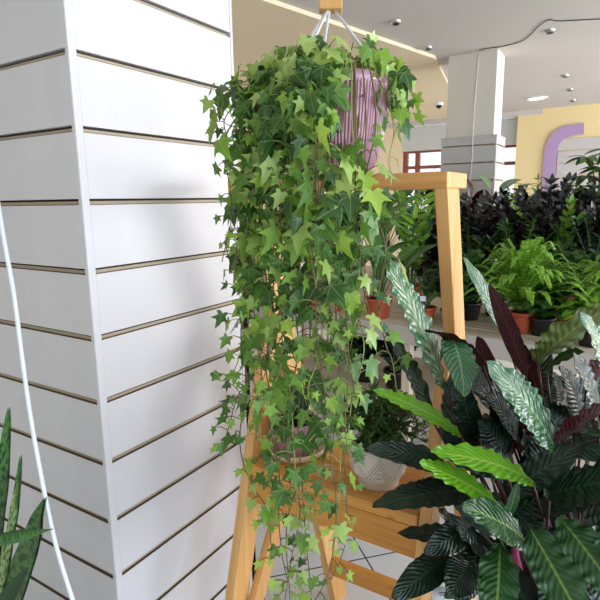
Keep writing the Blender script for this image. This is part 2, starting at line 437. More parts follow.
# yellow wall with lilac arch and grey slat panel
SY = 9.0
SYW = 8.55
yt = ons(516, 150, SYW).dot(U)
yw = MB(); yw.box((yt, SYW, 0), (yt + 6, SYW + .3, HC)); struct('wall_right', yw, M['yellow'])
def op(x, y): return ons(x, y, SYW)
arch_o = [(541, 260), (542, 191), (543, 165), (545, 148), (549, 138), (556, 130), (565, 126), (584, 123)]
arch_i = [(584, 134), (572, 136), (564, 139), (559, 145), (557, 155), (555, 183), (554, 260)]
ar = MB(); ar.prism([op(x, y) - A * .012 for x, y in arch_o + arch_i], -A * .02)
tag(ar.build('wall_decoration', M['purple']), 'lilac rounded arch shape mounted on the butter yellow wall', 'wall decoration')
o = op(570, 215); x0 = op(556, 180).dot(U)
sg = MB(); zt2 = op(580, 138).z
for k in range(12):
    z1 = zt2 - k * .17
    sg.box((x0, SYW - .022, z1 - .155), (x0 + 3.5, SYW, z1))
tag(sg.build('slat_wall_panel', M['slatgrey']), 'grey slatted display panel on the yellow wall right of the lilac arch', 'wall panel')

wf = MB(); wf.box((-4.2, -3.2, 0), (-4.0, SW, HC)); struct('wall_far_left', wf, M['shaft'])
wf = MB(); wf.box((-4.0, -3.2, 0), (3.4, -3.0, HC)); struct('wall_light_block', wf, M['shaft'])  # unseen wall, added to cut fill light from behind-left
# ------------------------------------------------------------------ slat-clad columns
def slat_column(name, t1, s0, w, ztop, zs, mats, gap=.013, trim=.02, shaft=None, dep=None, edge=False):
    t0 = t1 - w; s1 = s0 + (dep or w); d = .016
    core = MB(); core.box((t0 + d, s0 + d, 0), (t1 - d, s1 - d, ztop - .01))
    root = struct(name, core, M['groove'])
    pn = MB()
    edges = [0.0] + [z for z in zs] + [ztop]
    for i in range(len(edges) - 1):
        a = edges[i] + (gap / 2 if i else 0); b = edges[i + 1] - (gap / 2 if i < len(edges) - 2 else 0)
        pn.box((t1 - d, s0 + trim, a), (t1, s1 - .006, b), bev=.001)
        pn.box((t0 + .004, s0, a), (t1 - .0005, s0 + d, b), bev=.0008)
        pn.box((t0, s0 + trim, a), (t0 + d, s1 - .006, b))
        pn.box((t0, s1 - d, a), (t1 - d, s1, b))
    pn.build('slat_panel', mats[0], root)
    ins = MB()
    for z in zs:
        for lo, hi in (((t1 - .012, s0 + trim, z - gap / 2 - .001), (t1 - .008, s1 - .01, z + gap * .12)), ((t0 + .01, s0 + .008, z - gap / 2 - .001), (t1 - .008, s0 + .012, z + gap * .12))): ins.box(lo, hi)
    ins.build('groove_lit_strip', M['insert'], root)  # beige strip against dark core imitates the groove's self-shadow
    led = MB()
    for z in zs:
        led.box((t1 - .012, s0 + trim, z - gap / 2 - .001), (t1 - .0008, s1 - .01, z - gap / 2 + .001)); led.box((t0 + .01, s0 + .0008, z - gap / 2 - .001), (t1 - .008, s0 + .012, z - gap / 2 + .001))
    led.build('groove_ledge', M['ledge'], root)
    if edge:
        eb = MB(); eb.box((t1 - .03, s1 + .002, 0), (t1 - .002, s1 + .03, 1.47)); eb.build('edge_strip', M['edge'], root)
    tr_ = MB()
    tr_.box((t1 - .010, s0 + .0008, 0), (t1 + .0012, s0 + trim - .001, ztop))
    tr_.box((t1 - d, s1 - .008, 0), (t1 + .002, s1 + .002, ztop), bev=.001)
    tr_.build('corner_trim', mats[1], root)
    if shaft:
        sh = MB(); e = shaft; sh.box((t0 + e, s0 + e, ztop), (t1 - e, s1 - e, HC)); sh.build('column_shaft', M['shaft'], root)
        cp = MB(); cp.box((t0 - .004, s0 - .004, ztop - .012), (t1 + .004, s1 + .004, ztop)); cp.build('top_cap', mats[0], root)
    return root
zs = [1.462 + .1495 * k for k in range(-9, 4)]
c0 = at(81.5, 203, 1.115)
slat_column('slat_column', c0.dot(U), c0.dot(A), .527, 2.04, zs, (M['slat'], M['slat']), shaft=.05, edge=True)
cf = at(441, 140, 4.78); fs0 = cf.dot(A); ft1 = ons(496.5, 140, fs0).dot(U)
slat_column('slat_column', ft1, fs0, ft1 - cf.dot(U), 1.985, [1.455 + .1495 * k for k in range(-9, 4)], (M['slatgrey'], M['slatgrey']), gap=.014, shaft=.035, dep=.36)

# ------------------------------------------------------------------ ceiling fittings
def down(x, y, r, lamp=False, lab=None):
    c = onz(x, y, HC)
    b = V((c.x, c.y, HC))
    if lamp:
        T = Thing('ceiling_light', lab, 'ceiling light', b)
        mb = MB(); mb.lathe(b, [(r * .8, -.004), (r * .82, -.012), (r, -.01), (r * 1.02, 0)], 24); T.part('trim_ring', mb, M['white'])
        mb = MB(); mb.lathe(b, [(.001, -.0055), (r * .8, -.0055)], 24); T.part('lens', mb, M['lens'])
    else:
        T = Thing('spotlight', lab, 'spotlight', b, 'recessed spotlights in the ceiling')
        mb = MB(); mb.lathe(b, [(r * .62, -.02), (r * .75, -.024), (r, -.012), (r * 1.05, 0)], 20); T.part('trim_ring', mb, M['chrome'])
        mb = MB(); mb.lathe(b, [(.001, -.012), (r * .7, -.016)], 20); T.part('lamp_face', mb, M['black'])
SL = [(396, 21, .034, 'recessed ceiling spotlight nearest the hanging ivy basket'), (428, 47, .034, 'recessed ceiling spotlight just before the tan bulkhead'),
      (550, 30, .038, 'recessed ceiling spotlight beside the dark ceiling cable'), (565, 75, .038, 'nearest spotlight of the row running toward the yellow wall'),
      (570, 89, .038, 'second spotlight of the row running toward the yellow wall'), (573, 100, .038, 'third spotlight of the row running toward the yellow wall'),
      (576, 109, .038, 'farthest spotlight of the row running toward the yellow wall')]
for x, y, r, l in SL: down(x, y, r, False, l)
down(537, 98, .13, True, 'lit round ceiling light between the far column and yellow wall')
def cpx(x, y, dz=.006): return onz(x, y, HC - dz)
cb_ = MB(); cb_.tube(crom([cpx(479, 50), cpx(490, 48), cpx(504, 46), cpx(524, 40), cpx(538, 27), cpx(548, 20), cpx(560, 21), cpx(600, 19), cpx(640, 18)], 5), .0035, 6)
single('ceiling_cable', cb_, M['black'], 'thin dark cable looping across the ceiling from the far column', 'cable', cpx(548, 20))
sc = fs0 - .008
cw = MB(); cw.tube(crom([ons(479, 54, sc + .035), ons(475, 100, sc + .03), ons(473, 134, sc - .002), ons(472, 160, sc - .004), ons(469, 190, sc - .004), ons(467, 225, sc - .004), ons(466, 300, sc - .004)], 5), .004, 6)
single('white_cable', cw, M['white'], 'thin white cable running down the front of the far column', 'cable', ons(469, 190, sc))
c = onz(439, 103, HC - hb)
T = Thing('security_camera', 'white dome security camera under the ceiling left of the far column', 'camera', c)
mb = MB(); mb.lathe(c, [(.001, -.03), (.05, -.03), (.06, -.02), (.06, 0)], 20); T.part('housing', mb, M['white'])
mb = MB(); mb.lathe(c, [(.001, -.07), (.022, -.062), (.036, -.046), (.04, -.03)], 20); T.part('dome', mb, M['black'])

# ------------------------------------------------------------------ wooden plant stand
ST = Thing('plant_stand', 'honey pine folding A-frame plant stand beside the slatted column', 'plant stand', P(-.56, 1.15, 0))
def rear_s(z): return 1.044 + (1.478 - z) * .302
def front_s(z): return .797 + .283 * z
hw = .082
for tc in (-.805, -.3225):
    mb = MB(); z0, z1 = 0, 1.478
    mb.board(P(tc, rear_s(z0) + hw / 2, z0), P(tc, rear_s(z1) + hw / 2, z1), A, hw, U, .027, .002)
    ST.part('rear_leg', mb, M['wood'])
    mb = MB(); z1 = 1.158
    zj = (1.044 + 1.478 * .302 - .797 - .075) / (.283 + .302)
    mb.board(P(tc, front_s(0) + .0375, 0), P(tc, front_s(zj + .06) + .03, zj + .06), A, .075, U, .0265, .002)
    ST.part('front_leg', mb, M['wood'])
mb = MB(); mb.box((-.856, 1.042, 1.478), (-.309, 1.184, 1.510), bev=.003); ST.part('top_bar', mb, M['wood'])
SZ = .79
for a, b in ((1.0, 1.115), (1.119, 1.235)):
    mb = MB(); mb.box((-.789, a, SZ - .028), (-.337, b, SZ), bev=.003); ST.part('shelf_board', mb, M['wood_shelf'])
mb = MB(); mb.box((-.777, 1.001, SZ - .106), (-.331, 1.022, SZ - .029), bev=.003); ST.part('front_apron', mb, M['wood_shelf'])
mb = MB(); mb.box((-.777, 1.215, SZ - .1), (-.337, 1.235, SZ - .029), bev=.003); ST.part('rear_apron', mb, M['wood_shelf'])
for t in (-.777, -.352):
    mb = MB(); mb.box((t, 1.023, SZ - .06), (t + .02, 1.214, SZ - .029), bev=.002); ST.part('shelf_bearer', mb, M['wood_shelf'])
zc = .196
mb = MB(); mb.box((-.79, rear_s(zc) + .01, zc - .03), (-.337, rear_s(zc) + .045, zc + .024), bev=.003); ST.part('rear_stretcher', mb, M['wood_shelf'])
for tc in (-.777, -.351):
    mb = MB(); mb.board(P(tc, 1.16, .66), P(tc, 1.0, .40) - (P(tc, 1.16, .66) - P(tc, 1.0, .40)) * .45, A, .06, U, .022, .002)
    ST.part('side_brace', mb, M['wood'])
for tc in (-.8195, -.308):
    mb = MB(); c = P(tc, front_s(1.12) + .05, 1.12)
    mb.lathe(c, [(.001, .004), (.006, .003), (.007, 0)], 12, axis=U if tc > -.5 else -U); ST.part('bolt', mb, M['chrome'])

# ------------------------------------------------------------------ ivy in the hanging pot
PC = ons(332, 122, .87); PB = V((PC.x, PC.y, 1.508)); ZR = 1.683
IV = Thing('hanging_ivy', 'trailing green ivy spilling from a ribbed pink hanging pot', 'hanging plant', PB)
mb = MB()
prof = [(.001, 0), (.058, 0), (.071, .007), (.082, .03), (.089, .07), (.094, .12), (.097, .160), (.098, .172), (.097, .175), (.092, .175), (.091, .15), (.001, .148)]
prof = [(a, b * .885) for a, b in prof]
mb.lathe(PB, prof[:7], 600, rib=.04, nr=100); IV.part('pot', mb, M['pink'])
mb = MB(); mb.lathe(PB, [(.0985, .138), (.101, .143), (.101, .153), (.099, .156), (.094, .156), (.092, .13)], 96); IV.part('pot_rim', mb, M['pink'])
mb = MB(); mb.lathe(PB, [(.001, .13), (.0925, .129)], 32); IV.part('soil', mb, M['soil'])
blk = ons(327, 5, .87); bz0 = ons(327, 12.5, .87).z
blk = V((PC.x - .002, PC.y, bz0 + .03))
mb = MB(); mb.board(blk - Z * .03, blk + Z * .03, RR, .04, W, .02, .002); hb_ = IV.part('hanger_block', mb, M['wood'])
mb = MB(); mb.board(blk - W * .0105 - RR * .005 - Z * .013, blk - W * .0105 + RR * .005 - Z * .013, Z, .006, W, .002, 0); IV.part('staple', mb, M['chrome'], hb_)
mb = MB(); mb.tube([blk + Z * .03, V((blk.x, blk.y, HC))], .003, 6); IV.part('suspension_cord', mb, M['cord'])
for sx, sy, n in ((-.6, -.75, 1), (.88, -.35, 1), (-.25, .95, 1), (-.75, -.55, 1)):
    d = (RR * sx + V((0, 1, 0)) * sy); d.z = 0; d = d.normalized()
    mb = MB(); mb.tube([blk - Z * .028 + RR * (sx * .008), lerp(blk - Z * .028, PB + d * .0995 + Z * .15, .55) + RR * (sx * .002), PB + d * .1 + Z * .148], .0026, 6); IV.part('hanger_cord', mb, M['cord'])

PV = PB - Z * .02
LEAF_MATS = [M['ivy'], M['ivy_young']]
ir = random.Random(5)
def vine(pts, step=.028, size=(.026, .046), young=.12, start=0.0, pale=None, r=.0016, face=1.0, tail=True):
    path = crom(pts, 6)
    st = MB(); lf = MB()
    n = len(path); st.tube(path, [r * (1 - .5 * i / n) for i in range(n)], 5)
    acc = 0; nxt = start; k = ir.randint(0, 1)
    tot = sum((path[i + 1] - path[i]).length for i in range(n - 1)); run = 0
    for i in range(n - 1):
        seg = path[i + 1] - path[i]; L = seg.length
        while nxt < run + L:
            p = path[i] + seg * ((nxt - run) / max(L, 1e-6)); frac = nxt / tot
            outw = V((p.x - PC.x, p.y - PC.y, 0)); outw = outw.normalized() if outw.length > .01 else V((0, -1, 0))
            view = (CAM - p).normalized()
            T = seg.normalized(); sd = T.cross(outw); sd = sd.normalized() if sd.length > .05 else RR
            k ^= 1; sg_ = 1 if k else -1
            ps = ir.uniform(.012, .034) * (.7 if frac > .85 else 1)
            q = p + (sd * sg_ * ir.uniform(.2, 1.) + outw * ir.uniform(.1, .9) + Z * ir.uniform(-.1, .5)).normalized() * ps
            sz = lerp(size[0], size[1], ir.random() ** 1.4) * (1 - .45 * max(0, frac - .6) / .4) * (1.12 if ir.random() < .15 else 1)
            dd = (Z * -1 * ir.uniform(.5, 1.2) + sd * sg_ * ir.uniform(-.1, .9) + outw * ir.uniform(0, .5) + rv(ir) * .25)
            nn = (outw * .6 * face + view * .3 + Z * ir.uniform(-.1, 1.1) + RR * ir.uniform(-.3, .6) + rv(ir) * .95)
            st.tube([p, lerp(p, q, .5) + Z * .003, q], [.0009, .0008, .0007], 4, cap=False)
            yg = ir.random() < young + (.25 if frac > .9 else 0)
            lf.ivy(q, dd, nn, sz, 1 if yg else 0)
            nxt += step * ir.uniform(.6, 1.4)
        run += L
    v = IV.part('vine', st, M['ivystem_pale'] if (ir.random() < .3 if pale is None else pale) else M['ivystem'])
    IV.part('vine_leaves', lf, LEAF_MATS, v)
def rimdir(x):      # where a strand hanging at picture column x leaves the rim
    dx = (x - 332) * .93 / F
    dx = max(-.132, min(.15, dx)); dy = sqrt(max(.0009, .16 ** 2 - dx * dx))
    return dx, dy
def soilstart(d): return PV + Z * .155 + d * ir.uniform(.01, .07)
# crown: short shoots arching over the pot
for i in range(28):
    a = 2 * pi * i / 28 + ir.uniform(-.15, .15); d = V((cos(a), sin(a), 0)); R = ir.uniform(.085, .15); h = ir.uniform(.0, .045)
    if d.x > .05 and d.y < .3 and i % 3: continue
    if d.x < -.5: R = min(R, .118)
    p0 = soilstart(d)
    if d.x > .2 and d.y < .3: R *= .8; h *= .9
    vine([p0, p0 + d * R * .35 + Z * (h + .02), PV + Z * (.17 + h * .6) + d * R * .8, PV + Z * (.155 + h * .1) + d * R, PV + Z * (.125 - h * .3) + d * (R + .012)], .026, (.017, .042), .1, start=.02)
for i in range(9):
    a = ir.uniform(0, 6.28); d = V((cos(a), sin(a), 0)); p0 = PV + Z * .155 + d * ir.uniform(.0, .06)
    vine([p0, p0 + Z * .03 + d * .012, p0 + Z * ir.uniform(.04, .085) + d * .03], .018, (.018, .034), .12, start=.015)
# curtain + long strands: picture column at several heights, ending height
def strand(xs, y1, step=.03, size=(.026, .045), young=.12, bulge=0.0, back=0.0, **kw):
    """xs: list of (x, y) the strand passes, from the rim downward"""
    x0 = xs[0][0]; dx, dy = rimdir(x0)
    d = V((dx, -dy, 0)); dn = d.normalized()
    p0 = soilstart(dn)
    pts = [p0, PV + Z * .19 + dn * .075, PV + Z * .182 + dn * .108]
    kd = PC.dot(W) - CAM.dot(W) - dy - bulge + back
    for x, y in xs:
        pts.append(at(x, y, kd * 1.0 + ir.uniform(-.008, .008)))
    vine(pts, step, size, young, start=kw.pop('start', .05), **kw)
cur = random.Random(3)
cols = [257, 262, 266, 271, 279, 287, 296, 302, 308, 314, 320, 326, 332, 341, 351, 366]
for i, x in enumerate(cols):
    ye = cur.uniform(215, 335)
    if x < 262: ye = cur.uniform(200, 335)
    if x > 345: ye = cur.uniform(225, 330)
    pts = [(x + cur.uniform(-4, 4), 118)]; y = 118
    while y < ye - 20:
        y += 42; pts.append((x + cur.uniform(-7, 7) + (8 if x < 250 else 0) * (y > 170), min(y, ye)))
    if len(pts) < 2: pts.append((x, ye))
    sp = x > 340
    gap = .2 if x > 324 else (.0 if x < 270 or x > 300 else .05)
    strand(pts, ye, .03 if sp else .025, (.016, .044), .12, bulge=cur.uniform(-.035, .02), start=.05 + gap)
LONG = [
    [(238, 120), (242, 200), (246, 270), (241, 330), (247, 385), (240, 432), (243, 462), (255, 490), (266, 508), (271, 545), (268, 560)],
    [(256, 120), (259, 230), (254, 310), (262, 380), (258, 420), (256, 440)],
    [(272, 120), (268, 250), (276, 340), (270, 420), (279, 470), (279, 520), (283, 560), (290, 588)],
    [(286, 120), (290, 220), (284, 320), (291, 400), (294, 450), (297, 500), (298, 550), (296, 596), (296, 640)],
    [(300, 120), (296, 220), (303, 330), (298, 420), (302, 480), (306, 540), (311, 592), (313, 640)],
    [(264, 120), (262, 260), (268, 350), (283, 400), (289, 440), (290, 500), (286, 540), (290, 600)],
    [(316, 120), (320, 230), (316, 320), (326, 400), (330, 450), (336, 500), (334, 545), (326, 580), (312, 605)],
    [(330, 120), (338, 230), (336, 320), (341, 390), (343, 440), (346, 490), (347, 530), (342, 555), (331, 580)],
    [(344, 120), (350, 210), (346, 300), (349, 370), (345, 420), (348, 455)],
    [(352, 130), (362, 220), (357, 300), (364, 350), (352, 400), (348, 440)],
    [(376, 125), (366, 185), (385, 245), (378, 300), (386, 345), (392, 360), (397, 392)],
    [(243, 118), (240, 170), (236, 240), (234, 300), (242, 345), (230, 378), (216, 380)],
    [(246, 118), (238, 190), (226, 270), (231, 295)],
    [(236, 118), (225, 150), (232, 210), (222, 262)],
    [(266, 120), (262, 220), (268, 320), (250, 380), (238, 395), (228, 430), (222, 450)],
    [(308, 120), (306, 240), (312, 330), (320, 380), (316, 430), (312, 470), (303, 500), (320, 530)],
    [(280, 120), (277, 260), (282, 360), (262, 400), (250, 415)],
    [(290, 120), (312, 260), (322, 340), (308, 390), (318, 425), (306, 445)],
    [(322, 120), (326, 260), (334, 350), (322, 400), (330, 440)],
    [(276, 120), (273, 300), (266, 370), (280, 420), (275, 445)],
    [(250, 120), (252, 260), (248, 350), (262, 410)],
    [(268, 120), (262, 250), (270, 350), (256, 400), (262, 440), (270, 480), (276, 520)],
    [(294, 120), (290, 250), (298, 350), (284, 420), (290, 470), (300, 510), (292, 555), (285, 600)],
    [(324, 120), (330, 250), (328, 350), (336, 410), (340, 460), (338, 510), (332, 550)],
    [(312, 120), (318, 240), (310, 330), (322, 380), (334, 420), (330, 470)],
    [(356, 130), (356, 220), (366, 290), (350, 350), (356, 400)],
]
for xs in LONG:
    xs = [(x + 8 if x < 250 and y < 330 and xs[0][0] != 236 else x, y) for x, y in xs]
    strand(xs, 0, .023, (.016, .040), .14, bulge=cur.uniform(-.02, .03), start=.05 + (.2 if xs[0][0] > 328 else 0))
# side shoots on the right of the pot and a few tendrils on the left
for xs in ([(384, 70), (396, 74), (404, 86), (408, 105)], [(378, 60), (392, 72), (400, 92), (396, 118)], [(386, 86), (398, 100), (404, 122)], [(388, 100), (394, 130), (389, 160), (392, 176)],
           [(240, 84), (228, 88), (218, 100), (222, 118)], [(244, 96), (232, 108), (224, 122), (228, 140)], [(360, 52), (372, 54), (380, 60)], [(350, 92), (356, 110), (362, 128), (356, 150)], [(372, 80), (378, 100), (375, 130)]):
    k0 = PC.dot(W) - CAM.dot(W)
    dx, dy = rimdir(xs[0][0]); dn = V((dx, -dy * .4, 0)).normalized(); p0 = soilstart(dn)
    vine([p0, PV + Z * .2 + dn * .08] + [at(x, y, k0 - .05) for x, y in xs], .022, (.028, .046), .4, start=.06)

# ------------------------------------------------------------------ pots and plants
def pot_prof(r, h, rim=.004): return [(.001, 0), (r * .74, 0), (r * .76, .003), (r * .94, h * .78), (r * .95, h * .8), (r * .95 + rim, h * .8), (r + rim, h), (r - .002, h), (r * .93, h * .9)]
def put_pot(T, b, r, h, mat='terracotta'):
    mb = MB(); mb.lathe(b, pot_prof(r, h), 28); T.part('pot', mb, M[mat])
    mb = MB(); mb.lathe(b, [(.001, h * .9), (r * .94, h * .9)], 20); T.part('soil', mb, M['soil'])
    return b + Z * (h * .9)
def lance_plant(T, c, n, H, spread, L, w, mat, r, prof='lance', upright=.5, stem='greenstem', arch=.12, nL=8):
    fo = MB(); st = MB()
    for i in range(n):
        a = 2.4 * i + r.uniform(-.4, .4); d = V((cos(a), sin(a), 0)); e = (i + .5) / n
        q = c + d * (spread * .45 * sqrt(e)) * r.uniform(.6, 1.1) + Z * (H * (1 - .55 * e) * r.uniform(.65, 1.0)) - Z * L * .3
        if q.z < c.z + .02: q.z = c.z + .02
        dd = (d * (1 - upright) + Z * upright + rv(r) * .2).normalized()
        LL = L * r.uniform(.75, 1.15)
        b0 = c + d * .012 + Z * .0
        st.tube([b0, lerp(b0, q, .5) - d * spread * .05, q], [.0035, .003, .002], 5)
        fo.blade(q, q + dd * LL + Z * (-LL * .15), Z * .8 + (-d) * .5 + rv(r) * .3 + V((0, -.3, 0)), w * r.uniform(.8, 1.15), prof, arch, nL, 2, fold=.15)
    T.part('stems', st, M[stem]); T.part('foliage', fo, M[mat])
def zz_plant(T, c, n, H, spread, mat, r, leaf=.06, lw=.026, lime=0):
    fo = MB(); st = MB()
    for i in range(n):
        a = 2.4 * i + r.uniform(-.3, .3); d = V((cos(a), sin(a), 0)); h = H * r.uniform(.65, 1.0); sp = spread * r.uniform(.2, 1.0)
        path = crom([c + d * .02, c + d * (.02 + sp * .25) + Z * h * .5, c + d * (.02 + sp) + Z * h], 7)
        st.tube(path, [.006 * (1 - .7 * k / len(path)) for k in range(len(path))], 5)
        m_ = len(path); lm = 1 if lime and i < lime else 0
        for k in range(3, m_):
            T_ = (path[k] - path[k - 1]).normalized(); S = T_.cross(d); S = S.normalized() if S.length > .1 else RR
            for sg_ in (-1, 1):
                L = leaf * r.uniform(.8, 1.2) * (1.1 - .35 * abs(k / m_ - .6))
                dd = (S * sg_ * .85 + T_ * r.uniform(.35, .8) + rv(r) * .2).normalized()
                fo.blade(path[k], path[k] + dd * L, -d * .3 + Z * .6 + V((0, -.5, 0)) + rv(r) * .5, lw * r.uniform(.85, 1.2), 'ovate', .05, 5, 1, fold=.2, mats=(lm, None))
        fo.blade(path[-1], path[-1] + (path[-1] - path[-2]).normalized() * leaf, V((0, -1, .5)), lw, 'ovate', 0, 5, 1, fold=.2, mats=(lm, None))
    T.part('stems', st, M['greenstem' if mat != 'raven' else 'black']); T.part('foliage', fo, [M[mat], M['zz_lime']])
def fern_plant(T, c, n, H, R, mat, r, pin=.034):
    fo = MB(); st = MB()
    for i in range(n):
        a = 2.399 * i + r.uniform(-.3, .3); d = V((cos(a), sin(a), 0)); e = (i + .5) / n
        rr = R * (.25 + .75 * e) * r.uniform(.75, 1.1); h = H * (1 - .55 * e) * r.uniform(.8, 1.1)
        path = crom([c + d * .01, c + d * rr * .3 + Z * h * .72, c + d * rr * .72 + Z * h * 1.05, c + d * rr + Z * h * (1.0 - .3 * e)], 8)
        st.tube(path, [.0022 * (1 - .7 * k / len(path)) for k in range(len(path))], 4)
        m_ = len(path)
        for k in range(3, m_):
            T_ = (path[k] - path[k - 1]).normalized(); S = T_.cross(Z); S = S.normalized() if S.length > .05 else RR; N = S.cross(T_)
            for half in (0, .33, .67):
                p = lerp(path[k - 1], path[k], half)
                for sg_ in (-1, 1):
                    L = pin * sin(pi * min(1, (k + half) / m_) ** .8 * .94 + .12) * r.uniform(.85, 1.15)
                    fo.blade(p, p + (S * sg_ + T_ * .35 - Z * .18 + rv(r) * .12).normalized() * L, N + rv(r) * .4, pin * .21, 'lance', .04, 3, 1)
    T.part('stems', st, M['greenstem']); T.part('fronds', fo, M[mat])
def palm_plant(T, c, n, H, mat, r, nf=8, L=.14, w=.04, spread=.2, stem='bark'):
    fo = MB(); st = MB()
    for i in range(n):
        a = 2.4 * i; d = V((cos(a), sin(a), 0)); h = H * (.45 + .55 * (i + 1) / n)
        q = c + d * spread * r.uniform(.4, 1.) * (1.2 - i / n) + Z * h
        st.tube([c + Z * max(0, h * .5), lerp(c + Z * h * .8, q, .5), q], [.006, .004, .003], 5)
        for k in range(nf):
            b = 2 * pi * k / nf + r.uniform(-.15, .15); e = V((cos(b), sin(b), r.uniform(-.75, .05))).normalized()
            fo.blade(q, q + e * L * r.uniform(.8, 1.15), Z + rv(r) * .3, w, 'lance', .08, 6, 1, fold=.2)
    st.tube([c, c + Z * H * .55, c + Z * H * .95], [.011, .009, .004], 6)
    T.part('stems', st, M[stem]); T.part('foliage', fo, M[mat])

# white chevron pot on the shelf
wp = ons(377, 486, 1.085); wp = P(wp.dot(U), 1.09, SZ)
T = Thing('potted_plant', 'bushy dark green plant in a white chevron relief pot on the stand shelf', 'potted plant', wp)
mb = MB()
n = 120
prof = [(.001, 0), (.046, 0), (.049, .003), (.052, .022), (.0545, .0235), (.0575, .027), (.064, .045), (.0675, .065), (.068, .085), (.066, .1), (.063, .104), (.06, .1), (.059, .085)]
mb.lathe(wp, prof, n); T.part('pot', mb, M['ceramic'])
rel = MB()
nz = 6
def onpot(a, h):
    for i in range(len(prof) - 4):
        (r0, h0), (r1, h1) = prof[i], prof[i + 1]
        if h0 <= h <= h1 and h1 > h0: return wp + V((cos(a), sin(a), 0)) * (r0 + (r1 - r0) * (h - h0) / (h1 - h0) + .0002) + Z * h
    return wp + V((cos(a), sin(a), 0)) * .0672 + Z * h
a0 = atan2(-wp.y, -wp.x) + .05
for k in range(nz):
    for j in range(5):
        for sg_ in (-1, 1):
            pk = a0 + 2 * pi * k / nz; hh = .088 - j * .011
            pts = [onpot(pk + sg_ * pi / nz * f, hh - .05 * f) for f in [i / 8 for i in range(9)] if hh - .05 * f > .032]
            if len(pts) > 1: rel.tube(pts, .003, 6)
T.part('chevron_relief', rel, M['ceramic'])
mb = MB(); mb.lathe(wp, [(.001, .09), (.06, .09)], 24); T.part('soil', mb, M['soil'])
r = random.Random(8); fo = MB(); st = MB(); c = wp + Z * .09
for i in range(46):
    a = 2.4 * i; d = V((cos(a), sin(a), 0)); e = (i + .5) / 46
    rr = .13 * sqrt(e); h = .115 * (1 - .75 * e) * r.uniform(.7, 1.2)
    path = crom([c + d * .012, c + d * rr * .45 + Z * (h * .85 + .02), c + d * rr + Z * h], 6)
    st.tube(path, .0016, 4)
    for k in range(2, len(path)):
        for q in range(3):
            e_ = (d * .5 + rv(r) * .9 + Z * .15).normalized()
            fo.blade(path[k], path[k] + e_ * r.uniform(.018, .034), Z + rv(r) * .6, .0062, 'lance', .05, 3, 1)
T.part('stems', st, M['bark']); T.part('foliage', fo, M['fern_dark'])

# pink pot with a small snake plant, in a cream saucer
pp = P(ons(294, 455, 1.11).dot(U), 1.12, SZ)
sc_ = MB(); sc_.lathe(pp, [(.001, 0), (.064, 0), (.072, .004), (.082, .024), (.085, .026), (.085, .023), (.075, .005), (.001, .004)], 48)
single('saucer', sc_, M['saucer'], 'round cream saucer under the pink pot on the stand shelf', 'saucer', pp)
T = Thing('potted_plant', 'small upright snake plant in a ribbed pink pot on the stand shelf', 'potted plant', pp + Z * .0045)
b = pp + Z * .0045
mb = MB(); mb.lathe(b, [(.001, 0), (.047, 0), (.052, .006), (.0585, .05), (.0615, .09), (.0605, .094), (.058, .09), (.057, .07)], 144, rib=.035, nr=36); T.part('pot', mb, M['pink'])
mb = MB(); mb.lathe(b, [(.001, .082), (.058, .082)], 24); T.part('soil', mb, M['soil'])
r = random.Random(4)
for i in range(11):
    a = 2.4 * i; q = b + V((cos(a), sin(a), 0)) * (.012 + .02 * (i / 11)) + Z * .08
    tip = q + Z * r.uniform(.085, .15) + V((cos(a), sin(a), 0)) * r.uniform(.01, .035)
    mb = MB(); mb.blade(q, tip, V((r.uniform(-.4, .4), -1, 0)), .017, 'sword', .02, 8, 2, fold=.35, mats=(0, 0), th=.002); T.part('leaf', mb, M['aloe'])

# ------------------------------------------------------------------ calathea at the right
CB = P(.02, 1.14, 0)
CL = Thing('calathea', 'big wavy-leaved calathea with maroon stalks right of the plant stand', 'plant', V((CB.x, CB.y, 0)))
pot_c = V((CB.x, CB.y, 0))
mb = MB(); mb.lathe(pot_c, [(.001, 0), (.13, 0), (.135, .005), (.165, .28), (.17, .3), (.16, .3), (.155, .27)], 40); CL.part('pot', mb, M['black'])
mb = MB(); mb.lathe(pot_c, [(.001, .27), (.157, .27)], 28); CL.part('soil', mb, M['soil'])
CC = pot_c + Z * .27
kc = (CC - CAM).dot(W)
cr = random.Random(21)
MATS = {'d': 'cal_dark', 'm': 'cal_mid', 'p': 'cal_sheen', 'l': 'cal_lime'}
def cal_leaf(base, tip, width, nrm, kind='d', under='cal_under', arch=.06, wave=None, fold=.05, sheath=False, side=None, stalk=True, prof='cal'):
    L = (tip - base).length
    mb = MB(); wv = wave if wave is not None else (width * .038, L / .03)
    mb.blade(base, tip, nrm, width, prof, arch, 64, 4, wave=(wv[0], wv[1]), fold=fold, mats=(0, 1), side=side)
    lf = CL.part('leaf', mb, [M[MATS[kind]], M[under]])
    if stalk:
        root = CC + V((cr.uniform(-.06, .06), cr.uniform(-.06, .06), 0))
        d0 = (base - tip).normalized()
        mid = lerp(root, base, .62) + V((0, 0, .04)) + d0 * .03
        pth = crom([root, lerp(root, mid, .5), mid, base + (tip - base) * .02], 5)
        st = MB(); st.tube(pth, [lerp(.0046, .002, i / len(pth)) for i in range(len(pth))], 6)
        CL.part('petiole', st, M['sheath' if sheath else 'petiole'], lf)
    return lf
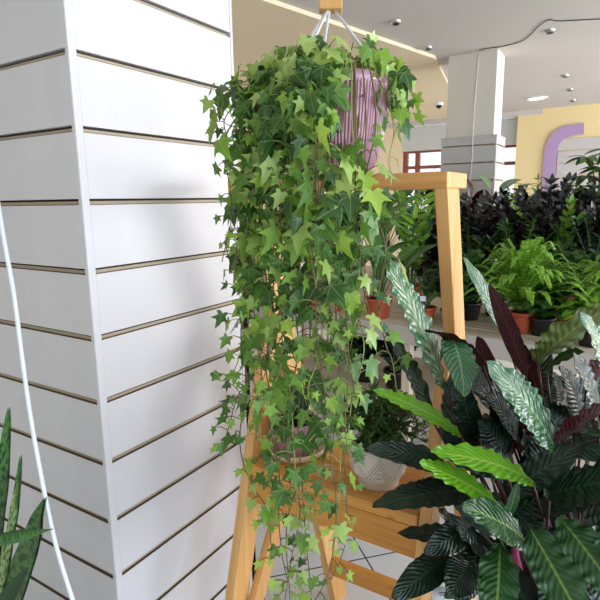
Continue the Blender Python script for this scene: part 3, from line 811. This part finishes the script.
# (base x,y,depth) (tip x,y,depth) width px, normal in (right, up, toward camera), kind, underside, arch
def L_(bx, by, bk, tx, ty, tk, wpx, n, kind='d', under='cal_under', arch=.05, **kw):
    b, t = at(bx, by, bk), at(tx, ty, tk)
    cal_leaf(b, t, wpx * (bk + tk) / 2 / F, RR * n[0] + UU * n[1] - W * n[2], kind, under, arch, **kw)
L_(534, 482, .92, 430, 452, .80, 40, (-.1, .85, .6), 'l', arch=.05)
L_(498, 504, .90, 419, 463, .78, 37, (-.1, .8, .65), 'l', arch=.03)
L_(462, 436, 1.0, 371, 390, .90, 27, (.1, .8, .6), 'l', arch=.05)
L_(450, 468, .96, 365, 449, .86, 30, (.1, .7, .7), 'd', arch=.06)
L_(482, 492, .98, 372, 507, .82, 36, (.1, .9, .5), 'd', arch=.05)
L_(524, 540, .90, 462, 506, .78, 42, (-.2, .7, .8), 'm', arch=.05)
L_(450, 556, .98, 392, 599, .86, 32, (-.1, .6, .8), 'd', arch=.05)
L_(474, 524, 1.0, 424, 553, .92, 30, (0, .5, .9), 'd', arch=.08)
L_(500, 545, .88, 494, 640, .76, 40, (-.2, .5, .9), 'm', arch=.05, wave=(.0042, 7))
L_(530, 528, .86, 592, 640, .74, 44, (-.35, .6, .8), 'm', arch=.06, wave=(.0042, 7))
L_(560, 518, .86, 630, 612, .74, 42, (-.3, .7, .7), 'm', arch=.06, wave=(.0042, 7))
L_(548, 496, .90, 640, 480, .80, 52, (0, .8, .6), 'd', arch=.06)
L_(555, 448, .96, 485, 362, .84, 48, (.15, .55, .85), 'p', arch=.05)
L_(504, 332, 1.08, 463, 257, 1.02, 19, (.35, .3, .9), 'p', arch=.03)
L_(526, 376, 1.02, 489, 284, 1.0, 19, (.5, .3, -.8), 'm', arch=.04)
L_(444, 388, 1.02, 376, 246, .90, 44, (.45, .6, .75), 'p', arch=.035)
L_(432, 420, 1.02, 386, 332, .94, 26, (.4, .55, .75), 'd', arch=.05)
L_(450, 336, 1.0, 464, 397, .88, 34, (.1, .55, .85), 'p', arch=.1)
L_(484, 366, 1.0, 424, 330, .95, 20, (.1, .9, -.25), 'p', arch=.1)
L_(536, 362, 1.0, 632, 296, .86, 62, (-.45, .35, -.9), 'm', 'cal_under_olive', arch=.05)
L_(612, 392, .86, 580, 312, .80, 36, (.5, .4, .8), 'p', arch=.05)
L_(546, 372, 1.0, 584, 352, .92, 26, (0, .7, .7), 'm', arch=.1)
L_(556, 444, .96, 622, 396, .84, 34, (-.3, .5, -.9), 'd', arch=.05)
L_(570, 440, .94, 636, 440, .82, 28, (0, .8, .6), 'm', arch=.08)
L_(560, 410, 1.02, 553, 372, .96, 18, (.3, .3, .8), 'd', arch=.05)
L_(580, 422, 1.0, 560, 366, .94, 30, (.4, .3, .8), 'd', arch=.05)
L_(598, 420, .98, 572, 352, .90, 30, (.5, .3, .8), 'd', arch=.05)
L_(508, 420, 1.02, 471, 388, .94, 24, (.3, .7, .6), 'd', arch=.08)
L_(520, 440, 1.0, 484, 392, .94, 28, (.5, .4, .8), 'd', arch=.06)
L_(540, 400, 1.06, 520, 342, 1.02, 20, (.5, .3, -.8), 'd', arch=.05)
L_(494, 390, 1.06, 478, 336, 1.02, 18, (.3, .3, -.8), 'd', arch=.05)
L_(586, 380, .98, 640, 350, .9, 40, (-.3, .4, -.8), 'd', arch=.08)
L_(476, 438, 1.04, 452, 382, 1.0, 30, (.2, .3, .9), 'd', arch=.05)
L_(510, 460, 1.02, 478, 420, .98, 36, (.2, .4, .9), 'd', arch=.05)
L_(590, 470, .94, 640, 452, .84, 44, (0, .7, .7), 'd', arch=.06)
L_(580, 500, .9, 650, 540, .78, 48, (0, .7, .7), 'd', arch=.06)
L_(470, 560, .96, 448, 596, .88, 36, (0, .5, .8), 'd', arch=.05)
L_(512, 566, .9, 534, 640, .8, 40, (0, .5, .8), 'd', arch=.05)
L_(478, 540, 1.0, 464, 600, .92, 36, (.2, .4, .8), 'd', arch=.05)
L_(540, 470, 1.0, 560, 400, 1.0, 40, (.1, .2, .9), 'd', arch=.05)
L_(604, 520, .84, 640, 600, .74, 40, (-.3, .6, .8), 'm', arch=.06, wave=(.0042, 7))
L_(560, 560, .9, 552, 640, .8, 42, (0, .5, .8), 'd', arch=.05)
L_(598, 560, .9, 620, 640, .8, 42, (0, .5, .8), 'd', arch=.05)
L_(524, 500, 1.0, 540, 440, 1.02, 34, (.1, .2, .9), 'd', arch=.05)
L_(470, 470, 1.06, 446, 420, 1.04, 30, (.1, .3, .9), 'd', arch=.05)
L_(506, 520, .92, 518, 480, .9, 12, (.1, .3, .9), 'm', arch=.05)
# inner leaves filling the clump
for i in range(46):
    x = cr.uniform(478, 640) if i < 30 else cr.uniform(452, 530); y = cr.uniform(390, 600) if i < 30 else cr.uniform(430, 610); k = cr.uniform(1.04, 1.22) if i < 30 else cr.uniform(.98, 1.1)
    b = at(x, y, k); ln = cr.uniform(.14, .22)
    d = (RR * cr.uniform(-.8, .8) + UU * cr.uniform(-.3, .9) - W * cr.uniform(-.2, .5)).normalized()
    cal_leaf(b, b + d * ln, cr.uniform(.05, .075), UU * .6 - W * .5 + rv(cr) * .5, 'd', 'cal_under', .06)
for i in range(9):
    x = 497 + i * 6 + cr.uniform(-3, 3); q = at(x + (x - 520) * .8, 440 + cr.uniform(-10, 40), .98)
    b = CC + V((cr.uniform(-.05, .05), cr.uniform(-.05, .03), 0))
    mb = MB(); mb.tube(crom([b, lerp(b, q, .5) + RR * cr.uniform(-.01, .01), q], 6), [.005] * 7 + [.004] * 6, 7); CL.part('stalk', mb, M['petiole'])
mb = MB(); q0, q1 = at(519, 570, .93), at(531, 536, .93); mb.tube(crom([CC, q0, q1], 6), [.007] * 9 + [.006, .005, .003, .002], 8); CL.part('stalk', mb, M['sheath'], label='magenta young leaf sheath')

# white tag low in front of the stand's right leg
tg = at(443, 599, 1.02)
T = Thing('plant_label', 'round white plant label by the foot of the calathea', 'label', V((tg.x, tg.y, .0)))
ax_ = (UU * .6 - W * .75).normalized()
mb = MB(); mb.lathe(tg, [(.001, 0), (.021, 0), (.022, -.0015), (.001, -.0016)], 28, axis=ax_); T.part('disc', mb, M['white'])
mb = MB()
for k, (a, b_) in enumerate(((-.008, .008), (-.006, .007))): mb.board(tg + ax_ * .0006 + RR * a + UU * (.012 - k * .005), tg + ax_ * .0006 + RR * b_ + UU * (.013 - k * .005), UU, .0016, ax_, .0006, 0)
T.part('print', mb, M['black'])
mb = MB(); mb.tube([V((tg.x, tg.y, 0)), tg - ax_ * .003], .003, 6); T.part('stake', mb, M['white'])

# ------------------------------------------------------------------ snake plant at the left and white cable
SB = P(-1.3, .50, 0)
SN = Thing('snake_plant', 'tall mottled snake plant in front of the column left face', 'plant', SB)
mb = MB(); mb.lathe(SB, [(.001, 0), (.09, 0), (.12, .25), (.125, .26), (.117, .26), (.114, .23)], 32); SN.part('pot', mb, M['white'])
mb = MB(); mb.lathe(SB, [(.001, .235), (.116, .235)], 24); SN.part('soil', mb, M['soil'])
def sn(pts, wpx, k, mat='snake', n=(.1, .2, 1), label=None):
    (tx, ty), (bx, by) = pts; tip, b1 = at(tx, ty, k), at(bx, by, k + .02)
    d = (b1 - tip).normalized()
    # carry the blade down to the soil
    base = SB + Z * .235 + V((rnd.uniform(-.05, .05), rnd.uniform(-.04, .04), 0))
    ctl = b1 * 1.0
    ctr = (base + tip) / 2
    mb = MB(); mb.blade(base, tip, RR * n[0] + UU * n[1] - W * n[2], wpx * k / F, 'sword', 0, 26, 3, wave=(.0018, 3), fold=.22, mats=(0, 0), th=.004, side=(ctl - ctr) * .9)
    SN.part('leaf', mb, M[mat], label=label)
sn(((-6, 372), (-3, 460)), 16, .80)
sn(((8, 408), (4, 520)), 22, .80)
sn(((20, 456), (19, 540)), 11, .82)
sn(((17, 480), (11, 560)), 13, .80, 'snake_pale', label='pale mottled leaf')
sn(((44, 498), (29, 575)), 44, .78, n=(-.35, .2, 1))
sn(((-6, 420), (-4, 520)), 22, .83)
sn(((-14, 470), (-8, 560)), 24, .79)
mb = MB(); mb.blade(at(-6, 622, .74), at(28, 567, .74), UU * .4 - W, 16 * .74 / F, 'lance', .05, 12, 2, fold=.2, mats=(0, 0)); SN.part('leaf', mb, M['aloe'], label='short dark oval leaf')
mb = MB(); pth = crom([SB + Z * .235 + V((-.03, 0, 0)), at(-60, 580, .76), at(-20, 546, .76), at(10, 538, .76), at(34, 533, .75), at(53, 529, .75)], 5)
mb.tube(pth, [.009] * 5 + [.0095] * 8 + [.009] * 5 + [.0075, .0065, .005, .004, .003, .002, .0012, .0006][:len(pth) - 18], 10); SN.part('leaf', mb, M['snake'], label='round spear-like leaf')
cw = MB(); kk = .80
cw.tube(crom([at(-14, 110, kk), at(-4, 190, kk), at(4, 240, kk), at(14, 296, kk), at(23, 365, kk), at(31, 420, kk), at(40, 470, kk), at(50, 520, kk), at(60, 560, kk), at(76, 612, kk), at(86, 660, kk), at(96, 720, .84), V((-.36, .83, .006)), V((-.55, .6, .006)), V((-.9, .4, .006))], 6), .0034, 10)
single('power_cable', cw, M['white'], 'white power cable hanging in front of the column left face', 'cable', at(60, 560, kk))

# ------------------------------------------------------------------ display tables behind
ang = radians(-6.0)
TU = (U * cos(ang) + A * sin(ang)); TA = (A * cos(ang) - U * sin(ang))
ORG = onz(400, 325, .8)
def TP(a, b, z): return V((ORG.x, ORG.y, 0)) + TU * a + TA * b + Z * z
def tb(mb, lo, hi, bev=.003):
    c = [(lo[i] + hi[i]) / 2 for i in range(3)]; d = [hi[i] - lo[i] for i in range(3)]
    a = list(c); b = list(c); a[0] = lo[0]; b[0] = hi[0]
    return mb.board(TP(*a), TP(*b), TA, d[1], Z, d[2], bev)
T = Thing('display_table', 'long pale display table with terracotta pots behind the plant stand', 'table', TP(.3, .45, 0))
x0, x1 = -1.35, 2.2
for k in range(7):
    mb = MB(); tb(mb, (x0, .02 + k * .13, .775), (x1, .02 + k * .13 + .115, .8)); T.part('top_slat', mb, M['plywood'])
mb = MB(); tb(mb, (x0, 0, .70), (x1, .018, .799)); T.part('front_rail', mb, M['greyboard'])
mb = MB(); tb(mb, (x0, .91, .70), (x1, .928, .799)); T.part('rear_rail', mb, M['greyboard'])
mb = MB(); tb(mb, (x0 + .05, .05, .33), (x1 - .05, .88, .35)); T.part('lower_shelf', mb, M['plywood'])
for a in (x0 + .06, .02, .9, x1 - .06):
    for b in (.06, .86):
        mb = MB(); mb.board(TP(a, b, 0), TP(a, b, .775), TU, .05, TA, .05, .002); T.part('leg', mb, M['plywood'])
T2 = Thing('display_table', 'rear display table of dark foliage plants before the window wall', 'table', TP(.3, 1.6, 0))
mb = MB(); tb(mb, (-1.9, 1.02, .76), (2.9, 2.1, .80)); T2.part('tabletop', mb, M['plywood'])
for a in (-1.8, .5, 2.8):
    for b in (1.08, 2.04):
        mb = MB(); mb.board(TP(a, b, 0), TP(a, b, .76), TU, .05, TA, .05, .002); T2.part('leg', mb, M['plywood'])
TZ = .8005
def tpt(x, y, z=TZ):
    return onz(x, y, z)
def coords(p): q = p - V((ORG.x, ORG.y, 0)); return q.dot(TU), q.dot(TA)
def onrow(x, b, z=TZ):      # point on table row b seen in picture column x
    lo, hi = -4.0, 5.0
    for _ in range(50):
        m_ = (lo + hi) / 2; p = TP(m_, b, z) - CAM; px = 300 + F * p.dot(RR) / p.dot(W)
        if px < x: lo = m_
        else: hi = m_
    return TP(lo, b, z)
def potted(name, label, cat, b, r, h, mat='terracotta', group=None):
    T = Thing(name, label, cat, b, group); return T, put_pot(T, b, r, h, mat)
r = random.Random(31)
T, c = potted('potted_plant', 'dark-leaved plant in a terracotta pot nearest the slatted column', 'potted plant', onrow(252, .16), .082, .12)
lance_plant(T, c, 16, .5, .3, .2, .06, 'dark', r, upright=.6)
T, c = potted('potted_plant', 'dark bushy plant in a terracotta pot second from the slatted column', 'potted plant', onrow(310, .14), .078, .12)
lance_plant(T, c, 20, .5, .3, .2, .055, 'dark', r, upright=.6)
T, c = potted('potted_plant', 'dark green plant in a terracotta pot left of the thick-stemmed one', 'potted plant', onrow(345, .16), .075, .115)
lance_plant(T, c, 18, .46, .28, .2, .06, 'lance', r, upright=.55)
T, c = potted('potted_plant', 'thick-stemmed green plant in a terracotta pot framed by the stand', 'potted plant', onrow(378, .1), .078, .115)
lance_plant(T, c, 14, .55, .3, .24, .075, 'lance', r, upright=.55)
mb = MB()
for k in range(4): mb.tube([c + RR * (.01 * k - .01), c + RR * (.02 * k - .03) + Z * .2, c + RR * (.03 * k - .05) + Z * .34], [.009, .007, .004], 8)
T.part('thick_stems', mb, M['greenstem'])
T, c = potted('potted_plant', 'upright bright green plant with pinnate shoots beside the stand right leg', 'potted plant', onrow(410, .5), .08, .13)
zz_plant(T, c, 7, .62, .16, 'zz', r, .095, .03, lime=5)
T, c = potted('potted_plant', 'shaded plant in a small red pot with a white price tag', 'potted plant', onrow(425, .12), .055, .09)
lance_plant(T, c, 12, .22, .2, .12, .03, 'dark', r, upright=.6)
mb = MB(); tg = c + V((-.03, -.06, .06)); mb.board(tg - Z * .06, tg + Z * .02, RR, .035, W, .002, 0); pt_ = T.part('price_tag', mb, M['black'])
mb = MB(); mb.board(tg - W * .002 - Z * .012, tg - W * .002 + Z * .016, RR, .03, W, .001, 0); T.part('tag_sticker', mb, M['white'], pt_)
T, c = potted('fern', 'bright green arching fern in a terracotta pot right of the stand', 'fern', onrow(520, .2), .06, .105)
fern_plant(T, c, 110, .34, .42, 'fern', r, .027)
T, c = potted('fern', 'fern in a terracotta pot at the right edge behind the calathea', 'fern', onrow(566, .62), .09, .14)
fern_plant(T, c, 34, .22, .32, 'fern_dark', r, .05)
T, c = potted('fern', 'second bright fern cut by the right picture edge', 'fern', onrow(612, .35), .07, .11)
fern_plant(T, c, 80, .32, .40, 'fern', r, .028)
T, c = potted('fern', 'darker fern between the stand right leg and the bright fern', 'fern', onrow(468, .34), .07, .10, 'black')
fern_plant(T, c, 46, .26, .36, 'fern_dark', r, .045)

for x, b, H, R_, mt, lb in ((452, .14, .2, .24, 'fern_dark', 'low dark fern at the table edge behind the stand right leg'), (494, .52, .22, .3, 'fern_dark', 'dark fern on the left behind the bright arching fern'),
                       (541, .2, .16, .24, 'fern_dark', 'low fern spilling at the table edge right of the bright fern'), (590, .12, .16, .22, 'fern', 'low bright fern at the table edge by the right picture border')):
    T, c = potted('fern', lb, 'fern', onrow(x, b), .06, .09, 'black')
    fern_plant(T, c, 50, H, R_, mt, r, .038)
# dark glossy row on the rear table
rr_ = random.Random(77)
G = 'near-black zz plants crowding the rear table'
LBL = 'near-black glossy leaved plant crowding the rear display table'
for i, (x, b, H) in enumerate(((484, 1.2, .5), (504, 1.45, .56), (522, 1.2, .52), (540, 1.5, .62), (568, 1.28, .56), (582, 1.45, .58), (603, 1.2, .54), (512, 1.75, .6), (566, 1.8, .62), (626, 1.4, .6), (447, 1.6, .56), (435, 1.25, .52), (350, 1.2, .56), (322, 1.35, .56), (292, 1.2, .52))):
    T, c = potted('dark_zz_plant', LBL, 'potted plant', onrow(x, b), .09, .14, 'black', G)
    zz_plant(T, c, 17, H * rr_.uniform(.82, 1.08), .2, 'raven', rr_, .07, .032)
T, c = potted('zz_plant', 'zz plant with one lime green new shoot above the ferns', 'potted plant', onrow(551, 1.12), .08, .13, 'black')
zz_plant(T, c, 4, .5, .3, 'zz', rr_, .07, .03, lime=2)
T, c = potted('potted_plant', 'silver-veined large leaved plant before the far slatted column', 'potted plant', onrow(492, 1.9), .09, .14, 'black')
lance_plant(T, c, 7, .84, .2, .26, .1, 'lance_pale', rr_, upright=.5)
T, c = potted('umbrella_plant', 'tall umbrella plant rising above the rest at the right edge', 'potted plant', onrow(590, 1.7), .11, .17, 'black')
palm_plant(T, c, 11, .80, 'zz', rr_, 8, .17, .05, .24)
T, c = potted('umbrella_plant', 'bushy light-stemmed plant below the yellow wall left edge', 'potted plant', onrow(520, 1.95), .09, .14, 'black')
palm_plant(T, c, 8, .62, 'zz', rr_, 7, .12, .03, .16, 'greenstem')
T, c = potted('burgundy_plant', 'burgundy-leaved plant just right of the stand top bar end', 'potted plant', onrow(470, 1.48), .08, .13, 'black')
lance_plant(T, c, 18, .66, .22, .16, .06, 'burg', rr_, upright=.6)
T, c = potted('potted_plant', 'mid green leafy plant seen under the stand top bar', 'potted plant', onrow(385, 1.6), .1, .15, 'black')
lance_plant(T, c, 26, .72, .4, .24, .07, 'lance', rr_, upright=.5)
T, c = potted('potted_plant', 'deep green bush behind the bright pinnate shoots', 'potted plant', onrow(425, 1.75), .1, .15, 'black')
lance_plant(T, c, 30, .72, .4, .22, .06, 'dark', rr_, upright=.5)
T, c = potted('potted_plant', 'deep green bush half hidden behind the hanging ivy', 'potted plant', onrow(268, 1.6), .1, .15, 'black')
lance_plant(T, c, 30, .66, .45, .22, .06, 'dark', rr_, upright=.5)
for x, b, H, mt, lb in ((533, 1.72, .62, 'lance', 'narrow-leaved green plant standing up out of the near-black row'), (598, 2.0, .55, 'dark', 'dark bush at the foot of the tall umbrella plant'), (486, 1.66, .58, 'dark', 'deep green plant in front of the far slatted column')):
    T, c = potted('potted_plant', lb, 'potted plant', onrow(x, b), .08, .13, 'black')
    lance_plant(T, c, 26, H, .3, .15, .03, mt, rr_, upright=.6)
for x, b, H, mt, lb in ((513, 1.09, .40, 'zz', 'twiggy mid green plant directly behind the bright arching fern'), (590, 1.1, .46, 'dark', 'twiggy dark green plant behind the fern at the right edge'),
                        (466, 1.1, .38, 'dark', 'twiggy green plant seen just right of the stand right leg'), (540, 1.92, .74, 'zz', 'tallest thin-leaved green plant in front of the lilac arch'), (572, 1.55, .64, 'dark', 'broad dark green plant left of the tall umbrella plant')):
    T, c = potted('twiggy_plant', lb, 'potted plant', onrow(x, b), .065, .11, 'black')
    zz_plant(T, c, 13, H, .26, mt, rr_, .055, .016, lime=2)
# plants on the lower shelf
for x, lb in ((365, 'shaded dwarf plant on the lower table shelf behind the ivy strands'), (395, 'shaded dwarf plant on the lower table shelf left of the calathea')):
    T, c = potted('potted_plant', lb, 'potted plant', onrow(x, .25, .3505), .07, .11, 'black')
    zz_plant(T, c, 16, .26, .2, 'dark', rr_, .09, .018)
# window sill plant
c0 = ons(430, 150, SW - .05); c0 = P(c0.dot(U), SW - .04, zb)
T, c = potted('sill_plant', 'small plant in a white pot on the far window sill', 'potted plant', c0, .09, .14, 'white')
lance_plant(T, c, 12, .85, .4, .3, .06, 'lance', rr_, upright=.5)

# ------------------------------------------------------------------ light
w = bpy.data.worlds.new('daylight'); scn.world = w; w.use_nodes = True
nt = w.node_tree; bg = nt.nodes['Background']
bg.inputs[0].default_value = (.88, .94, 1.0, 1); bg.inputs[1].default_value = 1.95
def area(name, loc, target, sx, sy, e, col):
    l = bpy.data.lights.new(name, 'AREA'); l.shape = 'RECTANGLE'; l.size = sx; l.size_y = sy; l.energy = e; l.color = col
    o = bpy.data.objects.new(name, l); COL.objects.link(o); o.location = loc
    o.rotation_euler = (target - loc).to_track_quat('-Z', 'Y').to_euler()
area('shop_window_daylight', P(4.2, .4, 1.4), P(-.6, .95, 1.2), 4.4, 2.2, 190, (.64, .80, 1.0))
area('far_room_fill', P(5.5, 6.0, 1.5), P(0, 5.5, 1.7), 5.0, 2.0, 560, (.96, .97, 1.0))  # added fill lamp, brightens the ceiling and the far yellow wall
scn.view_settings.view_transform = 'Standard'
scn.view_settings.look = 'None'
scn.view_settings.exposure = -0.56
scn.view_settings.gamma = 1.0
